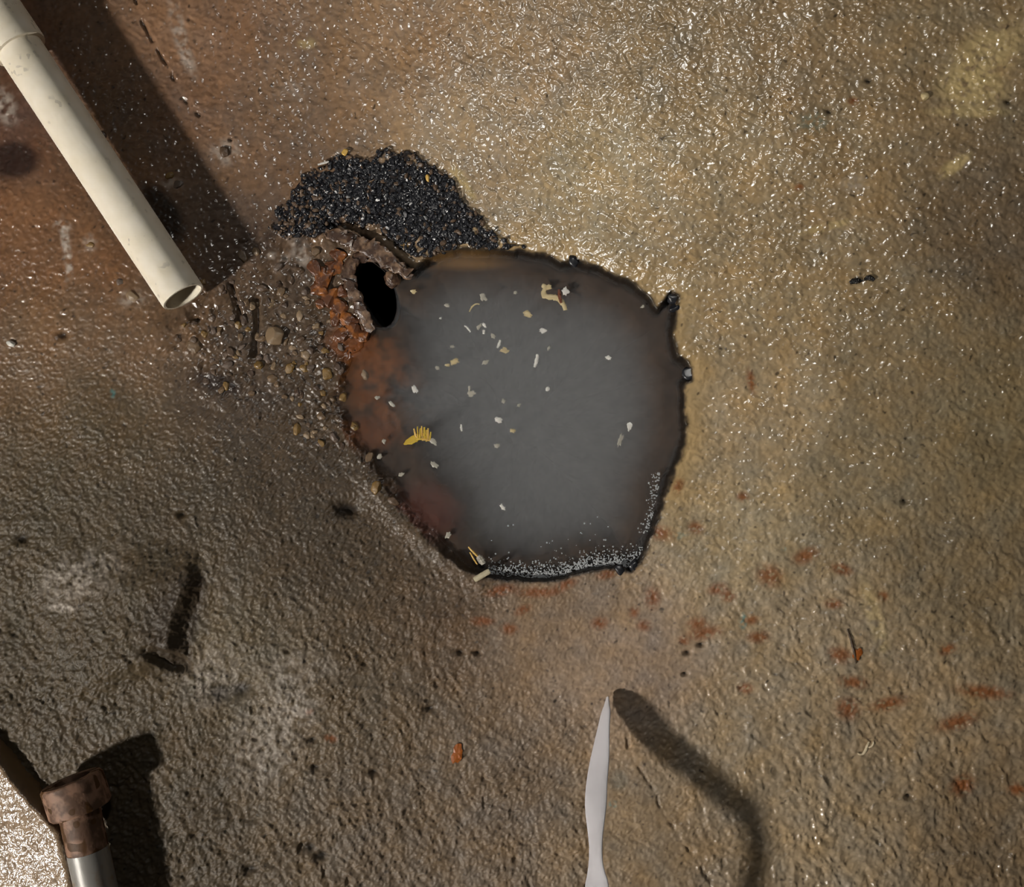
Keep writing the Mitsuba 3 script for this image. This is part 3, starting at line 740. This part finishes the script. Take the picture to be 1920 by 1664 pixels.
for pts, r, mt, lab in [
        ([(1008, 665), (1006, 677), (1002, 689)], 3.6, 'white', 'thick white strip floating near the centre of the water'),
        ([(938, 638), (936, 645), (932, 653)], 2.6, 'white', 'hooked white sliver floating below the cluster of chips'),
        ([(871, 611), (877, 616), (882, 623)], 1.8, 'white', 'thin white strip floating left of the cluster of chips'),
        ([(880, 585), (885, 576), (891, 571), (899, 571)], 1.5, 'tan', 'thin bent pale fibre floating above the cluster of chips'),
        ([(865, 796), (865, 803), (866, 809)], 2.2, 'white', 'tiny upright white sliver right of the frayed yellow scrap'),
        ([(880, 724), (880, 733)], 2.4, 'grey', 'short upright grey stub above the grey clot')]:
    put('floating_strip', strand(pts, r, ZW, 7), 'mat_flake_' + mt, lab, 'strip', 'strips floating in the pit')

cs = thing('curled_shred', 'curled tan shred floating under the upper rim of the pit', 'shred')
put(cs + '__body', strand([(1016, 535), (1021, 543), (1019, 553), (1030, 557), (1043, 559), (1054, 568), (1060, 582)], 5.5, ZW, 11, 0.35), 'mat_flake_tan', smooth=40)
put(cs + '__head', flake(1028, 539, 7, 5, -20, 81, ZW + 0.0008), 'mat_flake_tan')
put(cs + '__white_tip', flake(1060, 546, 7, 8, 10, 82, ZW + 0.001), 'mat_flake_white')
put('brown_husk', strand([(1048, 543), (1049, 554), (1052, 569)], 3.2, ZW, 12, 0.6, 0.0022), 'mat_brown', 'dark red brown husk lying across the curled tan shred', 'husk')

ys = thing('yellow_scrap', 'frayed yellow plant scrap floating in the left part of the water', 'scrap')
outline = [(756, 834), (761, 826), (770, 819), (780, 814), (788, 815), (790, 820), (784, 827), (772, 834)]
ring = np.array([P(u, v, ZW) for u, v in outline])
mid = ring.mean(0)
put(ys + '__blade', loft([ring + [0, 0, -0.0004], ring + [0, 0, 0.0006], mid + (ring - mid) * 0.6 + [0, 0, 0.0013]]), 'mat_yellow')
for k, (u0, v0, u1, v1, r) in enumerate([(781, 821, 776, 804, 1.9), (784, 826, 783, 800, 1.5), (788, 822, 789, 803, 2.1), (792, 827, 791, 799, 1.5), (796, 823, 796, 801, 2.3), (799, 829, 800, 806, 1.6), (803, 824, 803, 803, 1.9), (806, 826, 808, 810, 1.5), (794, 824, 780, 823, 1.8),
                                         (806, 826, 790, 824, 2.0), (776, 830, 758, 834, 1.6), (783, 828, 764, 829, 1.5)]):
    put(ys + '__fray', strand([(u0, v0), (u1, v1)], r, ZW, 20 + k, 0.7, 0.001), 'mat_yellow' if k % 3 else 'mat_straw')
put(ys + '__wing', flake(812, 828, 10, 4.5, 40, 91, ZW + 0.0004), 'mat_flake_grey')

zs = ZW + 0.0025
put('straw', strand([(878, 1026), (888, 1036), (899, 1047)], 2.0, zs, 30, 0.9), 'mat_straw', 'longer golden straw at the lower left shore of the pit', 'straw', 'straws on the shore')
put('straw', strand([(881, 1036), (888, 1048), (895, 1059)], 1.6, zs, 31, 0.9), 'mat_straw', 'shorter golden straw at the lower left shore, under the longer one', 'straw', 'straws on the shore')
put('pale_stub', strand([(896, 1043), (902, 1050), (907, 1058)], 6.5, zs, 32, 0.6), 'mat_flake_grey', 'pale grey stub at the tip of the golden straw', 'stub')
zk = max(height(888, 1088), height(918, 1072)) + 0.004
put('beige_stick', trimesh.util.concatenate([tube(np.linspace(P(889, 1088, zk), P(918, 1071, zk), 9), [4.5 * S] + [5.6 * S] * 7 + [4.8 * S], 14, 0.05, 33, 0.7)]), 'mat_beige', 'short beige stick lying on the lower rim of the pit', 'stick', smooth=40)

# fine bubbles along the lower shore
bub = []
ico = trimesh.creation.icosphere(subdivisions=1)
for k in range(1500):
    t_ = rng.random()
    u = 915 + 290 * t_
    base_v = np.interp(u, [915, 950, 1000, 1050, 1096, 1150, 1184, 1206], [1080, 1086, 1089, 1084, 1070, 1063, 1066, 1050])
    v = base_v - abs(rng.normal()) * (13 if k % 6 else 34) - 1
    if k % 12 == 0:
        v = rng.uniform(885, 1000); u = np.interp(v, [885, 930, 975, 1000], [1240, 1232, 1222, 1214]) - abs(rng.normal()) * 9
    r = rng.uniform(0.7, 2.0) * S
    q = P(u, v, ZW)
    bub.append(trimesh.Trimesh(ico.vertices * r * [1, 1, 0.8] + q, ico.faces, process=False))
put('bubble_froth', trimesh.util.concatenate(bub), 'mat_bubble', 'fine sparkling grey froth along the lower shore of the pit', 'froth', smooth=True)
labels['bubble_froth']['kind'] = 'stuff'

# black crumbs in the notches of the right rim
for u, v, r, lab in [(1262, 556, 14, 'black tar lump in the topmost notch of the right rim'), (1266, 578, 11, 'black tar lump below the topmost notch of the right rim'), (1294, 700, 15, 'black tar lump jutting from the right rim at its widest'),
                     (1190, 1062, 12, 'black tar lump at the lower right corner of the rim'), (1162, 1070, 9, 'small black tar lump left of the lower right corner of the rim'), (1075, 490, 10, 'small black tar lump on the upper rim')]:
    m = rock(r * S, int(u), 2, 0.5, 0.35)
    m.apply_translation([(u - 960) * S, (832 - v) * S, max(height(u, v), -0.008) + 0.001])
    put('tar_lump', m, 'mat_tar', lab, 'tar lump', 'tar lumps on the rim', smooth=30)


# ------------------------------------------------------------------ small scraps on the floor
def on_floor(pts, r, seed, flat=0.6, lift=0.5):
    q = np.array([[(u - 960) * S, (832 - v) * S, height(u, v) + lift * r * S + 0.0004] for u, v in pts])
    q = spline(q, 7 * len(pts)) if len(pts) > 2 else np.linspace(q[0], q[1], 8)
    return tube(q, r * S * (0.5 + 0.5 * np.sin(np.linspace(0.2, np.pi - 0.2, len(q)))), 10, 0.15, seed, flat)


bs = thing('black_scrap', 'black ant-like scrap lying on the right part of the floor', 'scrap')
put(bs + '__body', on_floor([(1594, 531), (1603, 527), (1614, 527)], 5.5, 40), 'mat_black')
put(bs + '__neck', on_floor([(1612, 528), (1622, 525)], 1.6, 41), 'mat_black')
put(bs + '__head', on_floor([(1622, 524), (1631, 521), (1639, 526)], 5.0, 42), 'mat_black')
th_ = thing('pale_thread', 'pale forked thread lying on the lower right floor', 'thread')
put(th_ + '__strand', on_floor([(1608, 1413), (1618, 1414), (1624, 1404), (1630, 1392)], 2.6, 43, 0.8), 'mat_thread')
put(th_ + '__strand', on_floor([(1628, 1402), (1634, 1400), (1638, 1391)], 2.0, 44, 0.8), 'mat_thread')
put('twig', on_floor([(1588, 1180), (1596, 1205), (1605, 1244)], 2.6, 45, 0.9), 'mat_twig', 'thin dark twig lying right of the bright orange rust flake', 'twig')
put('pale_splinter', on_floor([(598, 312), (619, 307)], 2.2, 46, 0.9, 6), 'mat_flake_white', 'pale splinter lying on the left part of the tar patch', 'splinter')


def floor_flake(u, v, a, b, an, seed):
    m = flake(u, v, a, b, an, seed, 0.0, 0.0008)
    zz = max(height(u + du, v + dv) for du in (-a / 2, 0, a / 2) for dv in (-b / 2, 0, b / 2))
    m.apply_translation([0, 0, zz + 0.0005])
    return m


put('rust_flake', floor_flake(1608, 1226, 9, 11, 10, 60), 'mat_orange', 'bright orange rust flake beside the dark twig on the right floor', 'flake', 'rust flakes')
put('rust_flake', floor_flake(858, 1412, 10, 19, 12, 61), 'mat_orange', 'orange rust flake lying left of the white strap', 'flake', 'rust flakes')
for u, v, r, mt, lab in [(648, 287, 7, 'mat_straw', 'yellow pebble on the upper edge of the tar patch'), (803, 337, 6, 'mat_straw', 'small tan grain on the right part of the tar patch'), (1733, 182, 9, 'mat_flake_tan', 'pale chip left of the dry pale scab at the upper right'),
                         (22, 645, 7, 'mat_flake_white', 'small white pebble at the left edge of the floor')]:
    m = rock(r * S, int(u), 2, 0.6)
    m.apply_translation([(u - 960) * S, (832 - v) * S, height(u, v) + 0.4 * r * S + (0.002 if v < 400 and u < 900 else 0)])
    put('pebble', m, mt, lab, 'pebble', 'loose pebbles', smooth=30)
